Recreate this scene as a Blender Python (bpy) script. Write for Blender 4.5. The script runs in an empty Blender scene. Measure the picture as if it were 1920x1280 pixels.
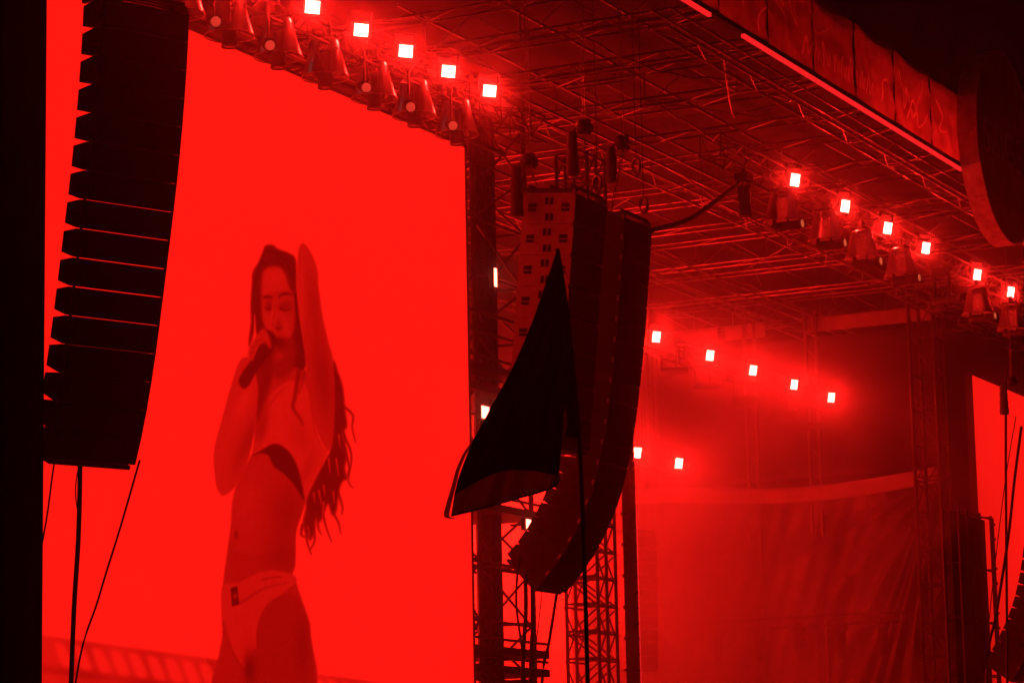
import bpy, math, random
import numpy as np
from mathutils import Vector, Matrix

random.seed(7)
RNG = np.random.default_rng(7)
scene = bpy.context.scene
COL = scene.collection

# ------------------------------------------------------------------ camera
YAW, PITCH, ROLL, FPX = math.radians(26.739), math.radians(9.619), math.radians(-1.173), 5345.4
CAM = np.array([0.0, 0.0, 1.7])
FW = np.array([math.cos(YAW)*math.cos(PITCH), math.sin(YAW)*math.cos(PITCH), math.sin(PITCH)])
_rt = np.array([math.sin(YAW), -math.cos(YAW), 0.0])
_up = np.cross(_rt, FW)
RT = math.cos(ROLL)*_rt + math.sin(ROLL)*_up
UP = -math.sin(ROLL)*_rt + math.cos(ROLL)*_up
cam = bpy.data.cameras.new("camera")
cam.sensor_width = 36.0
cam.lens = 36.0*FPX/1920.0
cam.clip_start = 0.1
cam.clip_end = 2000
cam_o = bpy.data.objects.new("camera", cam)
COL.objects.link(cam_o)
cam_o.matrix_world = Matrix(((RT[0], UP[0], -FW[0], CAM[0]), (RT[1], UP[1], -FW[1], CAM[1]),
                             (RT[2], UP[2], -FW[2], CAM[2]), (0, 0, 0, 1)))
scene.camera = cam_o

# ------------------------------------------------------------------ night sky, faint moonlight, exposure
world = bpy.data.worlds.new("World")
scene.world = world
world.use_nodes = True
wn = world.node_tree.nodes
sky = wn.new("ShaderNodeTexSky")
sky.sky_type = 'NISHITA'
sky.sun_disc = False
sky.sun_elevation = math.radians(2)
sky.sun_rotation = math.radians(200)
wn["Background"].inputs[1].default_value = 0.00008
world.node_tree.links.new(sky.outputs[0], wn["Background"].inputs[0])
moon = bpy.data.lights.new("moon", 'SUN')
moon.energy = 0.002
moon.angle = math.radians(0.5)
moon_o = bpy.data.objects.new("moon", moon)
moon_o.rotation_euler = (math.radians(50), 0, math.radians(200))
COL.objects.link(moon_o)

vs = scene.view_settings
vs.view_transform = 'Standard'
vs.look = 'None'
vs.exposure = 0.0
vs.gamma = 1.0
vs.use_curve_mapping = False
scene.cycles.use_denoising = True
scene.cycles.max_bounces = 6
scene.cycles.diffuse_bounces = 2
scene.cycles.glossy_bounces = 2
scene.cycles.transparent_max_bounces = 12
scene.cycles.volume_bounces = 0
scene.cycles.volume_max_steps = 40
scene.cycles.sample_clamp_indirect = 3.0

# levels that set the look of the night
SCREEN = 1.1       # radiance of the lit video walls
BLINDER = 340.0    # radiance of the lit blinder panels
HAZE = 0.0009      # air over the whole site
SMOKE = 0.07      # smoke inside the stage


def ray(x, y):
    return FW + RT*((x-960)/FPX) - UP*((y-640)/FPX)


def atY(x, y, v):
    d = ray(x, y)
    return Vector(CAM + d*(v/d[1]))


def atX(x, y, v):
    d = ray(x, y)
    return Vector(CAM + d*(v/d[0]))


def atZ(x, y, v):
    d = ray(x, y)
    return Vector(CAM + d*((v-CAM[2])/d[2]))


def atR(x, y, r):
    return Vector(CAM + ray(x, y)*r)


# ------------------------------------------------------------------ materials
def mat(name, color, rough=0.6, metal=0.0, noise=0.25, scale=6.0, bump=0.0, spec=0.5):
    m = bpy.data.materials.new(name)
    m.use_nodes = True
    n, l = m.node_tree.nodes, m.node_tree.links
    b = n["Principled BSDF"]
    b.inputs["Roughness"].default_value = rough
    b.inputs["Metallic"].default_value = metal
    b.inputs["Specular IOR Level"].default_value = spec
    tc = n.new("ShaderNodeTexCoord")
    nz = n.new("ShaderNodeTexNoise")
    nz.inputs["Scale"].default_value = scale
    nz.inputs["Detail"].default_value = 4
    l.new(tc.outputs["Object"], nz.inputs["Vector"])
    rp = n.new("ShaderNodeValToRGB")
    rp.color_ramp.elements[0].position = 0.3
    rp.color_ramp.elements[1].position = 0.7
    rp.color_ramp.elements[0].color = [c*(1-noise) for c in color] + [1]
    rp.color_ramp.elements[1].color = [min(1, c*(1+noise)) for c in color] + [1]
    l.new(nz.outputs["Fac"], rp.inputs["Fac"])
    l.new(rp.outputs["Color"], b.inputs["Base Color"])
    if bump:
        bp = n.new("ShaderNodeBump")
        bp.inputs["Strength"].default_value = bump
        bp.inputs["Distance"].default_value = 0.02
        l.new(nz.outputs["Fac"], bp.inputs["Height"])
        l.new(bp.outputs["Normal"], b.inputs["Normal"])
    return m


def emit(name, color, strength, sampling='FRONT'):
    m = bpy.data.materials.new(name)
    m.use_nodes = True
    n, l = m.node_tree.nodes, m.node_tree.links
    n.remove(n["Principled BSDF"])
    e = n.new("ShaderNodeEmission")
    e.inputs[0].default_value = list(color) + [1]
    e.inputs[1].default_value = strength
    l.new(e.outputs[0], n["Material Output"].inputs[0])
    m.cycles.emission_sampling = sampling
    return m


RED = (1.0, 0.0092, 0.0055)
M = {
    'black_box': mat('black_box', (0.016, 0.016, 0.016), 0.55, bump=0.15, scale=30),
    'sub_box': mat('sub_box', (0.55, 0.53, 0.53), 0.6, bump=0.1, scale=14, noise=0.15),
    'recess': mat('recess', (0.012, 0.012, 0.012), 0.8),
    'grille': mat('grille', (0.02, 0.02, 0.02), 0.7, noise=0.5, scale=60),
    'steel': mat('steel', (0.35, 0.34, 0.34), 0.42, 0.85),
    'alu': mat('alu', (0.62, 0.61, 0.6), 0.36, 0.75, noise=0.2, scale=3),
    'dark_steel': mat('dark_steel', (0.06, 0.06, 0.06), 0.5, 0.4),
    'scaffold': mat('scaffold', (0.22, 0.21, 0.2), 0.5, 0.6),
    'rubber': mat('rubber', (0.02, 0.02, 0.02), 0.7),
    'cloth_black': mat('cloth_black', (0.02, 0.02, 0.022), 0.9, bump=0.3, scale=3),
    'bag': mat('bag', (0.1, 0.095, 0.09), 0.75, bump=0.5, scale=20),
    'roof_alu': mat('roof_alu', (0.5, 0.48, 0.48), 0.38, 0.7, noise=0.35, scale=2),
    'roof_skin': mat('roof_skin', (0.035, 0.033, 0.033), 0.8, bump=0.2, scale=1.2, noise=0.4),
    'scrim': mat('scrim', (0.11, 0.10, 0.10), 0.3, bump=0.6, scale=9, noise=0.35),
    'mesh_wall': mat('mesh_wall', (0.035, 0.033, 0.033), 0.8, noise=0.5, scale=0.8),
    'band': mat('band', (0.4, 0.38, 0.37), 0.6, noise=0.15, scale=2),
    
    
    'sign_face': mat('sign_face', (0.5, 0.2, 0.2), 0.7, noise=0.2, scale=1.5),
    'sign_rim': mat('sign_rim', (0.8, 0.72, 0.7), 0.45, bump=0.2, scale=4),
    'sign_paint': mat('sign_paint', (0.85, 0.5, 0.5), 0.7),
    'flag': mat('flag', (0.006, 0.006, 0.007), 0.9, bump=0.3, scale=40),
    'flag_trim': mat('flag_trim', (0.75, 0.22, 0.03), 0.8),
    'ground': mat('ground', (0.06, 0.055, 0.04), 0.95, bump=0.6, scale=1.5, noise=0.5),
    'deck': mat('deck', (0.03, 0.03, 0.03), 0.7, noise=0.4, scale=2),
    'lens': emit('lens', (1.0, 0.14, 0.05), 0.55),
    'lens_copper': emit('lens_copper', (1.0, 0.06, 0.035), 0.55),
    'lens_off': mat('lens_off', (0.3, 0.25, 0.25), 0.12, 0.5, noise=0.45, scale=30),
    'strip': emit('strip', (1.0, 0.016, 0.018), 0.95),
    'blinder': emit('blinder', (1.0, 0.011, 0.0075), BLINDER),
    'glow_border': emit('glow_border', (1.0, 0.02, 0.015), 1.1, 'NONE'),  # emissive red border added round each blinder to imitate its glow
    'work_lamp': emit('work_lamp', (1.0, 0.13, 0.08), 14.0),
    'screen': emit('screen', RED, SCREEN),
    'rear_screen': emit('rear_screen', RED, 12.0),
}
# thin cloth that lets the screens' light through
m = M['flag_thin'] = bpy.data.materials.new('flag_thin')
m.use_nodes = True
n, l = m.node_tree.nodes, m.node_tree.links
tr = n.new("ShaderNodeBsdfTranslucent")
tr.inputs[0].default_value = (0.42, 0.36, 0.3, 1)
df = n.new("ShaderNodeBsdfDiffuse")
df.inputs[0].default_value = (0.05, 0.03, 0.03, 1)
ad = n.new("ShaderNodeAddShader")
l.new(tr.outputs[0], ad.inputs[0])
l.new(df.outputs[0], ad.inputs[1])
l.new(ad.outputs[0], n["Material Output"].inputs[0])
m = M['flag_trim_thin'] = bpy.data.materials.new('flag_trim_thin')
m.use_nodes = True
n, l = m.node_tree.nodes, m.node_tree.links
tr = n.new("ShaderNodeBsdfTranslucent")
tr.inputs[0].default_value = (0.9, 0.75, 0.4, 1)
df = n.new("ShaderNodeBsdfDiffuse")
df.inputs[0].default_value = (0.8, 0.4, 0.08, 1)
ad = n.new("ShaderNodeAddShader")
l.new(tr.outputs[0], ad.inputs[0])
l.new(df.outputs[0], ad.inputs[1])
l.new(ad.outputs[0], n["Material Output"].inputs[0])
m = M['banner'] = bpy.data.materials.new('banner')
m.use_nodes = True
n, l = m.node_tree.nodes, m.node_tree.links
tc = n.new("ShaderNodeTexCoord")
nz = n.new("ShaderNodeTexNoise")
nz.inputs["Scale"].default_value = 2.0
nz.inputs["Detail"].default_value = 5
l.new(tc.outputs["Object"], nz.inputs["Vector"])
rp = n.new("ShaderNodeValToRGB")
rp.color_ramp.elements[0].position = .3
rp.color_ramp.elements[1].position = .7
rp.color_ramp.elements[0].color = (.3, .15, .18, 1)
rp.color_ramp.elements[1].color = (.55, .3, .36, 1)
l.new(nz.outputs["Fac"], rp.inputs["Fac"])
tr = n.new("ShaderNodeBsdfTranslucent")
pr_ = n.new("ShaderNodeAttribute")
pr_.attribute_name = "print"
mxp = n.new("ShaderNodeMixRGB")
mxp.inputs[2].default_value = (.95, .7, .8, 1)
l.new(pr_.outputs["Fac"], mxp.inputs[0])
l.new(rp.outputs[0], mxp.inputs[1])
l.new(mxp.outputs[0], tr.inputs[0])
df = n.new("ShaderNodeBsdfDiffuse")
df.inputs[0].default_value = (0.3, 0.1, 0.14, 1)
ad = n.new("ShaderNodeMixShader")
ad.inputs[0].default_value = .25
l.new(tr.outputs[0], ad.inputs[1])
l.new(df.outputs[0], ad.inputs[2])
l.new(ad.outputs[0], n["Material Output"].inputs[0])
# clear plastic rain hood: see-through, mirror-like at grazing angles
m = M['dome'] = bpy.data.materials.new('dome')
m.use_nodes = True
n, l = m.node_tree.nodes, m.node_tree.links
n.remove(n["Principled BSDF"])
tp = n.new("ShaderNodeBsdfTransparent")
tp.inputs[0].default_value = (0.93, 0.93, 0.93, 1)
gl = n.new("ShaderNodeBsdfGlossy")
gl.inputs["Roughness"].default_value = 0.28
gl.inputs["Color"].default_value = (0.7, 0.7, 0.7, 1)
tl = n.new("ShaderNodeBsdfTranslucent")
tl.inputs[0].default_value = (0.6, 0.6, 0.6, 1)
lw = n.new("ShaderNodeLayerWeight")
lw.inputs[0].default_value = 0.42
mx = n.new("ShaderNodeMixShader")
mx2 = n.new("ShaderNodeMixShader")
mx2.inputs[0].default_value = 0.08
l.new(tp.outputs[0], mx2.inputs[1])
l.new(tl.outputs[0], mx2.inputs[2])
l.new(lw.outputs["Fresnel"], mx.inputs[0])
l.new(mx2.outputs[0], mx.inputs[1])
l.new(gl.outputs[0], mx.inputs[2])
l.new(mx.outputs[0], n["Material Output"].inputs[0])
m = M['dome_brightened'] = M['dome'].copy()  # same hood plastic, brightened so the front-truss hoods look more lit
m.name = 'dome_brightened'
for nd in m.node_tree.nodes:
    if nd.type == 'MIX_SHADER' and not nd.inputs[0].is_linked:
        nd.inputs[0].default_value = 0.22
    if nd.type == 'BSDF_GLOSSY':
        nd.inputs["Color"].default_value = (.95, .95, .95, 1)
# picture on a video wall: every point of it shines in its own red
m = M['picture'] = bpy.data.materials.new('picture')
m.use_nodes = True
n, l = m.node_tree.nodes, m.node_tree.links
n.remove(n["Principled BSDF"])
at = n.new("ShaderNodeAttribute")
at.attribute_name = "picture"
e = n.new("ShaderNodeEmission")
e.inputs[1].default_value = SCREEN
l.new(at.outputs["Color"], e.inputs[0])
l.new(e.outputs[0], n["Material Output"].inputs[0])
m.cycles.emission_sampling = 'NONE'


# ------------------------------------------------------------------ builders
class MB:
    def __init__(s):
        s.v, s.f = [], []

    def add(s, v, f):
        o = len(s.v)
        s.v += [tuple(p) for p in v]
        s.f += [tuple(i+o for i in q) for q in f]
        return s

    def box(s, a, b):
        (x0, y0, z0), (x1, y1, z1) = a, b
        return s.add([(x0, y0, z0), (x1, y0, z0), (x1, y1, z0), (x0, y1, z0), (x0, y0, z1), (x1, y0, z1), (x1, y1, z1), (x0, y1, z1)],
                     [(0, 3, 2, 1), (4, 5, 6, 7), (0, 1, 5, 4), (1, 2, 6, 5), (2, 3, 7, 6), (3, 0, 4, 7)])

    def prism(s, poly, x0, x1):
        """polygon of (y, z), counter-clockwise seen from +x, swept along x"""
        k = len(poly)
        v = [(x0, y, z) for y, z in poly] + [(x1, y, z) for y, z in poly]
        f = [tuple(range(k-1, -1, -1)), tuple(range(k, 2*k))]
        f += [(i, (i+1) % k, (i+1) % k + k, i+k) for i in range(k)]
        return s.add(v, f)

    def tube(s, pts, r, sides=6, closed=False):
        pts = [Vector(p) for p in pts]
        rr = r if isinstance(r, (list, tuple)) else [r]*len(pts)
        k = len(pts)
        v, f = [], []
        for i, p in enumerate(pts):
            if closed:
                d = pts[(i+1) % k]-pts[i-1]
            else:
                d = pts[min(i+1, k-1)]-pts[max(i-1, 0)]
            d.normalize()
            a = d.orthogonal().normalized() if abs(d.z) > 0.95 else d.cross(Vector((0, 0, 1))).normalized()
            b = d.cross(a)
            for j in range(sides):
                t = 2*math.pi*j/sides
                v.append(p + (a*math.cos(t)+b*math.sin(t))*rr[i])
        for i in range(k if closed else k-1):
            i2 = (i+1) % k
            for j in range(sides):
                f.append((i*sides+j, i*sides+(j+1) % sides, i2*sides+(j+1) % sides, i2*sides+j))
        if not closed:
            f.append(tuple(range(sides-1, -1, -1)))
            f.append(tuple((k-1)*sides+j for j in range(sides)))
        return s.add(v, f)

    def lathe(s, prof, sides=24, c=(0, 0, 0), cap=False):
        """profile of (r, z) about the z axis"""
        v, f = [], []
        k = len(prof)
        for r, z in prof:
            for j in range(sides):
                t = 2*math.pi*j/sides
                v.append((c[0]+r*math.cos(t), c[1]+r*math.sin(t), c[2]+z))
        for i in range(k-1):
            for j in range(sides):
                f.append((i*sides+j, i*sides+(j+1) % sides, (i+1)*sides+(j+1) % sides, (i+1)*sides+j))
        if cap:
            f.append(tuple(range(sides-1, -1, -1)))
            f.append(tuple((k-1)*sides+j for j in range(sides)))
        return s.add(v, f)

    def grid(s, fn, nu, nv):
        v = [fn(i/nu, j/nv) for j in range(nv+1) for i in range(nu+1)]
        f = [(j*(nu+1)+i, j*(nu+1)+i+1, (j+1)*(nu+1)+i+1, (j+1)*(nu+1)+i) for j in range(nv) for i in range(nu)]
        return s.add(v, f)

    def move(s, fn):
        s.v = [tuple(fn(Vector(p))) for p in s.v]
        return s

    def mesh(s, name, material, smooth=False):
        me = bpy.data.meshes.new(name)
        me.from_pydata(s.v, [], s.f)
        if smooth:
            me.polygons.foreach_set("use_smooth", [True]*len(me.polygons))
        me.materials.append(material)
        me.update()
        return me

    def build(s, name, material, parent=None, smooth=False, loc=None):
        """vertices are in world space when parent is an unrotated root: they are shifted into its frame"""
        if parent is not None and loc is None:
            b = base_of(parent)
            s.v = [(p[0]-b[0], p[1]-b[1], p[2]-b[2]) for p in s.v]
        return link(name, s.mesh(name, material, smooth), parent)


def base_of(o):
    b = Vector((0, 0, 0))
    while o is not None:
        b += o.location
        o = o.parent
    return b


def link(name, data, parent=None):
    o = bpy.data.objects.new(name, data)
    COL.objects.link(o)
    o.parent = parent
    return o


def tag(o, label=None, cat=None, group=None, kind=None):
    if label:
        o['label'] = label
    if cat:
        o['category'] = cat
    if group:
        o['group'] = group
    if kind:
        o['kind'] = kind
    return o


def thing(name, loc, label, cat, group=None, rz=0.0):
    o = link(name, None)
    o.location = loc
    o.rotation_euler = (0, 0, rz)
    o.empty_display_size = 0.2
    return tag(o, label, cat, group)


_cyl = {}


def strut(name, parent, a, b, r, material, sides=6):
    """one straight tube as an object of its own; all of them share one mesh per material"""
    key = (material.name, sides)
    if key not in _cyl:
        _cyl[key] = MB().tube([(0, 0, -0.5), (0, 0, 0.5)], 1.0, sides).mesh('tube_'+material.name, material, True)
    o = link(name, _cyl[key], parent)
    a, b = Vector(a), Vector(b)
    d = b-a
    mid = (a+b)/2 - (base_of(parent) if parent else Vector((0, 0, 0)))
    o.matrix_local = Matrix.Translation(mid) @ d.to_track_quat('Z', 'Y').to_matrix().to_4x4() @ Matrix.Diagonal((r, r, d.length, 1))
    return o


def copy_tree(o, parent=None):
    c = o.copy()
    COL.objects.link(c)
    c.parent = parent
    for ch in o.children:
        copy_tree(ch, c)
    return c


def catmull(p, n=8, closed=False):
    p = [Vector(q) for q in p]
    out = []
    k = len(p)
    for i in range(k if closed else k-1):
        a, b, c, d = (p[(i-1) % k], p[i], p[(i+1) % k], p[(i+2) % k]) if closed else (p[max(i-1, 0)], p[i], p[i+1], p[min(i+2, k-1)])
        for j in range(n):
            t = j/n
            out.append(0.5*((2*b)+(c-a)*t+(2*a-5*b+4*c-d)*t*t+(3*b-a-3*c+d)*t**3))
    if not closed:
        out.append(p[-1])
    return out


ORD = ['first', 'second', 'third', 'fourth', 'fifth', 'sixth', 'seventh', 'eighth', 'ninth', 'tenth', 'eleventh', 'twelfth',
       'thirteenth', 'fourteenth', 'fifteenth', 'sixteenth']

# ------------------------------------------------------------------ ground and stage deck
g = MB().grid(lambda u, v: (-150+400*u, -150+400*v, 0.05*math.sin(17*u)*math.sin(13*v)), 60, 60).build('ground', M['ground'])
tag(g, 'dark trampled festival field in front of the stage', 'ground', kind='structure')
DX0, DX1, DY0, DY1, DZ = 57.0, 86.5, 23.0, 41.0, 1.6
dk = MB().box((DX0, DY0, 0.06), (DX1, DY1, DZ)).build('stage_deck', M['deck'])
tag(dk, 'black stage platform under the roof between the two towers', 'stage deck', kind='structure')

# ------------------------------------------------------------------ video screens
SY = 27.0


def soft_poly(px, py, pts, blur, smooth=True):
    if smooth:
        pts = [(q.x, q.y) for q in catmull([(a, b, 0) for a, b in pts], 4, True)]
    P = np.array(pts)
    Q = np.roll(P, -1, 0)
    m = (px > P[:, 0].min()-3*blur) & (px < P[:, 0].max()+3*blur) & (py > P[:, 1].min()-3*blur) & (py < P[:, 1].max()+3*blur)
    out = np.zeros_like(px)
    x, y = px[m], py[m]
    d = np.full(x.shape, 1e9)
    ins = np.zeros(x.shape, bool)
    for (ax, ay), (bx, by) in zip(P, Q):
        ex, ey = bx-ax, by-ay
        t = np.clip(((x-ax)*ex+(y-ay)*ey)/(ex*ex+ey*ey+1e-9), 0, 1)
        d = np.minimum(d, np.hypot(x-ax-t*ex, y-ay-t*ey))
        c = (ay > y) != (by > y)
        ins ^= c & (x < (bx-ax)*(y-ay)/(by-ay+1e-12)+ax)
    sd = np.where(ins, d, -d)
    s = np.clip(sd/blur*0.5+0.5, 0, 1)
    out[m] = s*s*(3-2*s)
    return out


def soft_line(px, py, pts, w, blur):
    pts = [(q.x, q.y) for q in catmull([(a, b, 0) for a, b in pts], 5)]
    d = np.full(px.shape, 1e9)
    k = len(pts)-1
    for i in range(k):
        (ax, ay), (bx, by) = pts[i], pts[i+1]
        ww = w*(1-0.75*i/k)
        ex, ey = bx-ax, by-ay
        t = np.clip(((px-ax)*ex+(py-ay)*ey)/(ex*ex+ey*ey+1e-9), 0, 1)
        d = np.minimum(d, np.hypot(px-ax-t*ex, py-ay-t*ey)-ww)
    s = np.clip(0.5-d/blur*0.5, 0, 1)
    return s*s*(3-2*s)


def soft_dot(px, py, cx, cy, rx, ry, rot=0):
    c, s = math.cos(rot), math.sin(rot)
    u = ((px-cx)*c+(py-cy)*s)/rx
    v = (-(px-cx)*s+(py-cy)*c)/ry
    return np.exp(-(u*u+v*v)*1.2)


C2 = lambda pts: [(380+a/4.267, 440+b/4.267) for a, b in pts]
C3 = lambda pts: [(380+a/3.556, 680+b/3.556) for a, b in pts]
C4 = lambda pts: [(380+a/4.266, 980+b/4.266) for a, b in pts]


def singer(px, py):
    """red level (0..255) of the broadcast picture, drawn back to front"""
    V = balustrade(px, py)

    def put(a, val, k=1.0):
        nonlocal V
        a = a*k
        V = V*(1-a)+val*a

    def dot(a, val, k=1.0):
        put(a*np.clip((246-V)/18, 0, 1), val, k)
    put(soft_poly(px, py, C2([(500, 90), (560, 85), (600, 115), (680, 145), (735, 185), (748, 300), (750, 450), (775, 650), (800, 820), (830, 990), (800, 1100), (740, 1150), (600, 1180), (520, 1050), (470, 900), (430, 800), (420, 700), (412, 640), (405, 780), (372, 890), (368, 840), (385, 700), (382, 560), (392, 400), (400, 300), (440, 230), (470, 160)]), 3.5), 146)
    put(soft_poly(px, py, C3([(865, 0), (900, 60), (935, 180), (945, 300), (960, 420), (930, 470), (960, 600), (945, 700), (960, 770), (930, 790), (905, 860), (890, 980), (860, 1010), (835, 940), (810, 990), (780, 1060), (755, 1030), (740, 1130), (715, 1180), (690, 1130), (672, 1060), (690, 960), (690, 900), (750, 760), (820, 640), (850, 560), (830, 300)]), 4), 148)
    for w in ([(940, 290), (1000, 350), (995, 430), (1018, 530)], [(935, 470), (985, 590), (985, 690), (950, 770)], [(870, 1000), (905, 1070), (918, 1135)],
              [(790, 960), (820, 1090), (858, 1190)], [(735, 1080), (745, 1180), (715, 1245)], [(680, 1050), (695, 1190), (722, 1275)], [(940, 560), (975, 690), (970, 790), (1000, 830)],
              [(760, 1000), (770, 1100), (790, 1140)], [(930, 420), (945, 520), (930, 600)], [(900, 860), (930, 960), (925, 1010)], [(665, 1080), (655, 1140), (680, 1160)]):
        put(soft_line(px, py, C3(w), 2.4, 2.4), 158, 0.9)
    for w in ([(838, 640), (848, 730)], [(888, 640), (905, 750)], [(805, 820), (812, 880)], [(772, 850), (790, 940)], [(805, 930), (795, 1030)], [(740, 870), (745, 930)],
              [(905, 480), (915, 560)], [(870, 860), (875, 930)], [(700, 1090), (715, 1160)], [(822, 510), (828, 550)]):
        put(soft_line(px, py, C3(w), 1.7, 2.2), 232, 0.8)
    # belly, hips and legs
    put(soft_poly(px, py, C4([(255, -120), (330, -220), (640, -220), (735, -80), (738, 150), (735, 340), (715, 400), (740, 460), (800, 640), (845, 780), (860, 900), (866, 1400), (115, 1400), (130, 1050), (155, 900), (150, 650), (165, 450), (185, 300), (210, 120)]), 3), 190)
    # trunk
    put(soft_poly(px, py, C3([(350, 80), (690, 60), (750, 430), (790, 600), (690, 900), (665, 980), (622, 1100), (560, 1250), (240, 1250), (190, 1000), (240, 760), (330, 600), (350, 400)]), 3.5), 197)
    dot(soft_dot(px, py, *C3([(570, 1000)])[0], 38, 70, 0.1), 172, 0.8)
    dot(soft_dot(px, py, *C4([(640, 260)])[0], 36, 40), 168, 0.7)
    dot(soft_dot(px, py, *C3([(300, 900)])[0], 26, 60), 207, 0.6)
    dot(soft_dot(px, py, *C3([(222, 1145)])[0], 4, 9), 150, 0.8)
    # far side of the neck, hair falling on the chest
    put(soft_poly(px, py, C3([(345, -20), (480, -20), (450, 150), (420, 230), (370, 370), (352, 250)]), 6), 160)
    # top
    put(soft_poly(px, py, C3([(440, 240), (520, 150), (600, 120), (690, 150), (740, 440), (800, 560), (830, 600), (700, 880), (680, 905), (640, 720), (590, 610), (520, 545), (460, 540), (400, 570), (340, 600), (350, 520), (415, 400)]), 3.5), 217)
    dot(soft_dot(px, py, *C3([(650, 480)])[0], 22, 40, -0.3), 198, 0.7)
    dot(soft_dot(px, py, *C3([(700, 700)])[0], 12, 40, 0.4), 190, 0.6)
    dot(soft_dot(px, py, *C3([(400, 450)])[0], 8, 34, 0.3), 170, 0.6)
    put(soft_poly(px, py, C3([(460, 545), (520, 552), (590, 615), (640, 730), (675, 900), (655, 890), (600, 800), (540, 740), (475, 690), (435, 615), (380, 602), (335, 615), (400, 578)]), 3), 138)
    put(soft_line(px, py, C3([(640, 60), (615, 220), (600, 300), (640, 360), (665, 410)]), 4.2, 4), 160, 0.9)
    put(soft_line(px, py, C3([(680, 60), (665, 130), (640, 200)]), 2.5, 4), 170, 0.8)
    put(soft_line(px, py, C3([(430, 300), (480, 230), (540, 170)]), 2.0, 4), 190, 0.8)
    # face, chin and neck
    put(soft_poly(px, py, C2([(482, 300), (520, 262), (600, 258), (650, 300), (690, 420), (728, 480), (735, 600), (725, 740), (700, 840), (640, 920), (570, 920), (530, 800), (490, 730), (472, 640), (466, 480), (468, 380)]), 5), 208)
    put(soft_poly(px, py, C2([(570, 900), (700, 830), (745, 920), (720, 1080), (640, 1150), (570, 1140), (545, 1040)]), 9), 172)
    dot(soft_dot(px, py, *C2([(610, 970)])[0], 9, 9), 205, 0.7)
    for cx, cy, rx, ry, v, k in ((525, 500, 12, 4, 150, .8), (665, 475, 19, 4.5, 152, .8), (530, 570, 9, 13, 160, .85), (662, 565, 17, 14, 160, .8), (655, 522, 8, 4, 200, .7), (612, 725, 8, 14, 160, .85),
                                 (600, 860, 14, 11, 140, .9), (565, 620, 4, 18, 226, .8), (660, 720, 15, 15, 212, .6), (640, 840, 16, 5, 168, .7), (580, 350, 22, 16, 220, .6), (700, 640, 10, 40, 180, .5)):
        dot(soft_dot(px, py, *C2([(cx, cy)])[0], rx, ry), v, k)
    for w, wd, v in (([(490, 505), (520, 490), (556, 506)], 1.3, 128), ([(610, 500), (650, 468), (712, 482)], 1.5, 128), ([(500, 585), (525, 598), (552, 590)], 1.2, 118), ([(620, 590), (660, 604), (708, 588)], 1.4, 118),
                     ([(575, 560), (566, 660), (560, 725), (590, 745)], 1.0, 172), ([(585, 745), (612, 752), (635, 735)], 1.2, 135), ([(575, 850), (610, 838), (655, 856)], 1.2, 120), ([(585, 885), (615, 900), (650, 880)], 1.2, 150),
                     ([(740, 480), (752, 640), (780, 820), (800, 960)], 2.0, 128), ([(520, 130), (600, 160), (680, 240), (720, 380)], 1.2, 120), ([(480, 200), (430, 320), (415, 520)], 1.2, 122)):
        put(soft_line(px, py, C2(w), wd, 2.2), v, 0.75)
    # raised arm
    put(soft_poly(px, py, C2([(795, 72), (830, 90), (880, 180), (915, 280), (922, 400), (935, 500), (950, 620), (1000, 850), (1040, 1000), (1055, 1280), (1050, 1500), (1035, 1680), (1000, 1720), (950, 1660), (890, 1500), (850, 1280), (825, 1050), (795, 780), (768, 560), (754, 400), (755, 250), (765, 120)]), 3), 203)
    dot(soft_dot(px, py, *C2([(890, 560)])[0], 13, 70, -0.1), 180, 0.7)
    dot(soft_dot(px, py, *C2([(960, 1150)])[0], 22, 90, -0.12), 168, 0.75)
    dot(soft_dot(px, py, *C2([(790, 480)])[0], 6, 60), 222, 0.6)
    # arm that holds the microphone
    put(soft_poly(px, py, C3([(250, -20), (180, 180), (120, 400), (75, 580), (75, 700), (90, 820), (125, 882), (180, 860), (230, 800), (290, 680), (330, 520), (350, 380), (368, 200), (350, 60), (330, -20)]), 3), 206)
    dot(soft_dot(px, py, *C3([(300, 520)])[0], 14, 60, 0.4), 176, 0.75)
    dot(soft_dot(px, py, *C3([(270, 260)])[0], 14, 50, 0.4), 226, 0.7)
    dot(soft_dot(px, py, *C3([(130, 560)])[0], 12, 50, 0.2), 214, 0.5)
    put(soft_poly(px, py, C2([(480, 780), (545, 770), (585, 830), (575, 900), (530, 960), (420, 1110), (370, 1200), (330, 1230), (295, 1200), (290, 1150), (330, 1080), (400, 980), (440, 890)]), 3), 142)
    put(soft_poly(px, py, C2([(372, 900), (425, 815), (480, 750), (520, 790), (545, 870), (540, 910), (500, 870), (460, 880), (420, 940), (400, 1005), (362, 985)]), 4), 205)
    for w in ([(420, 860), (470, 840), (500, 870)], [(395, 900), (440, 880)], [(385, 950), (415, 930)]):
        put(soft_line(px, py, C2(w), 1.6, 2.5), 178, 0.8)
    # briefs and thigh
    put(soft_poly(px, py, C4([(160, 500), (300, 470), (420, 405), (560, 378), (715, 410), (745, 465), (640, 560), (520, 640), (440, 760), (410, 950), (350, 1160), (250, 1040), (190, 900), (160, 780), (150, 660)]), 2.5), 209)
    put(soft_line(px, py, C4([(300, 640), (420, 560), (520, 510), (660, 480)]), 2.5, 4), 178, 0.8)
    put(soft_line(px, py, C4([(480, 450), (560, 435), (630, 430)]), 1.8, 3), 172, 0.8)
    put(soft_line(px, py, C4([(170, 800), (220, 980), (300, 1150)]), 2.0, 4), 178, 0.7)
    put(soft_poly(px, py, C4([(415, 1400), (420, 1000), (428, 850), (470, 720), (560, 610), (680, 560), (760, 600), (830, 750), (856, 900), (864, 1400)]), 4), 180)
    dot(soft_dot(px, py, *C4([(800, 1000)])[0], 14, 60), 160, 0.6)
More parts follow.
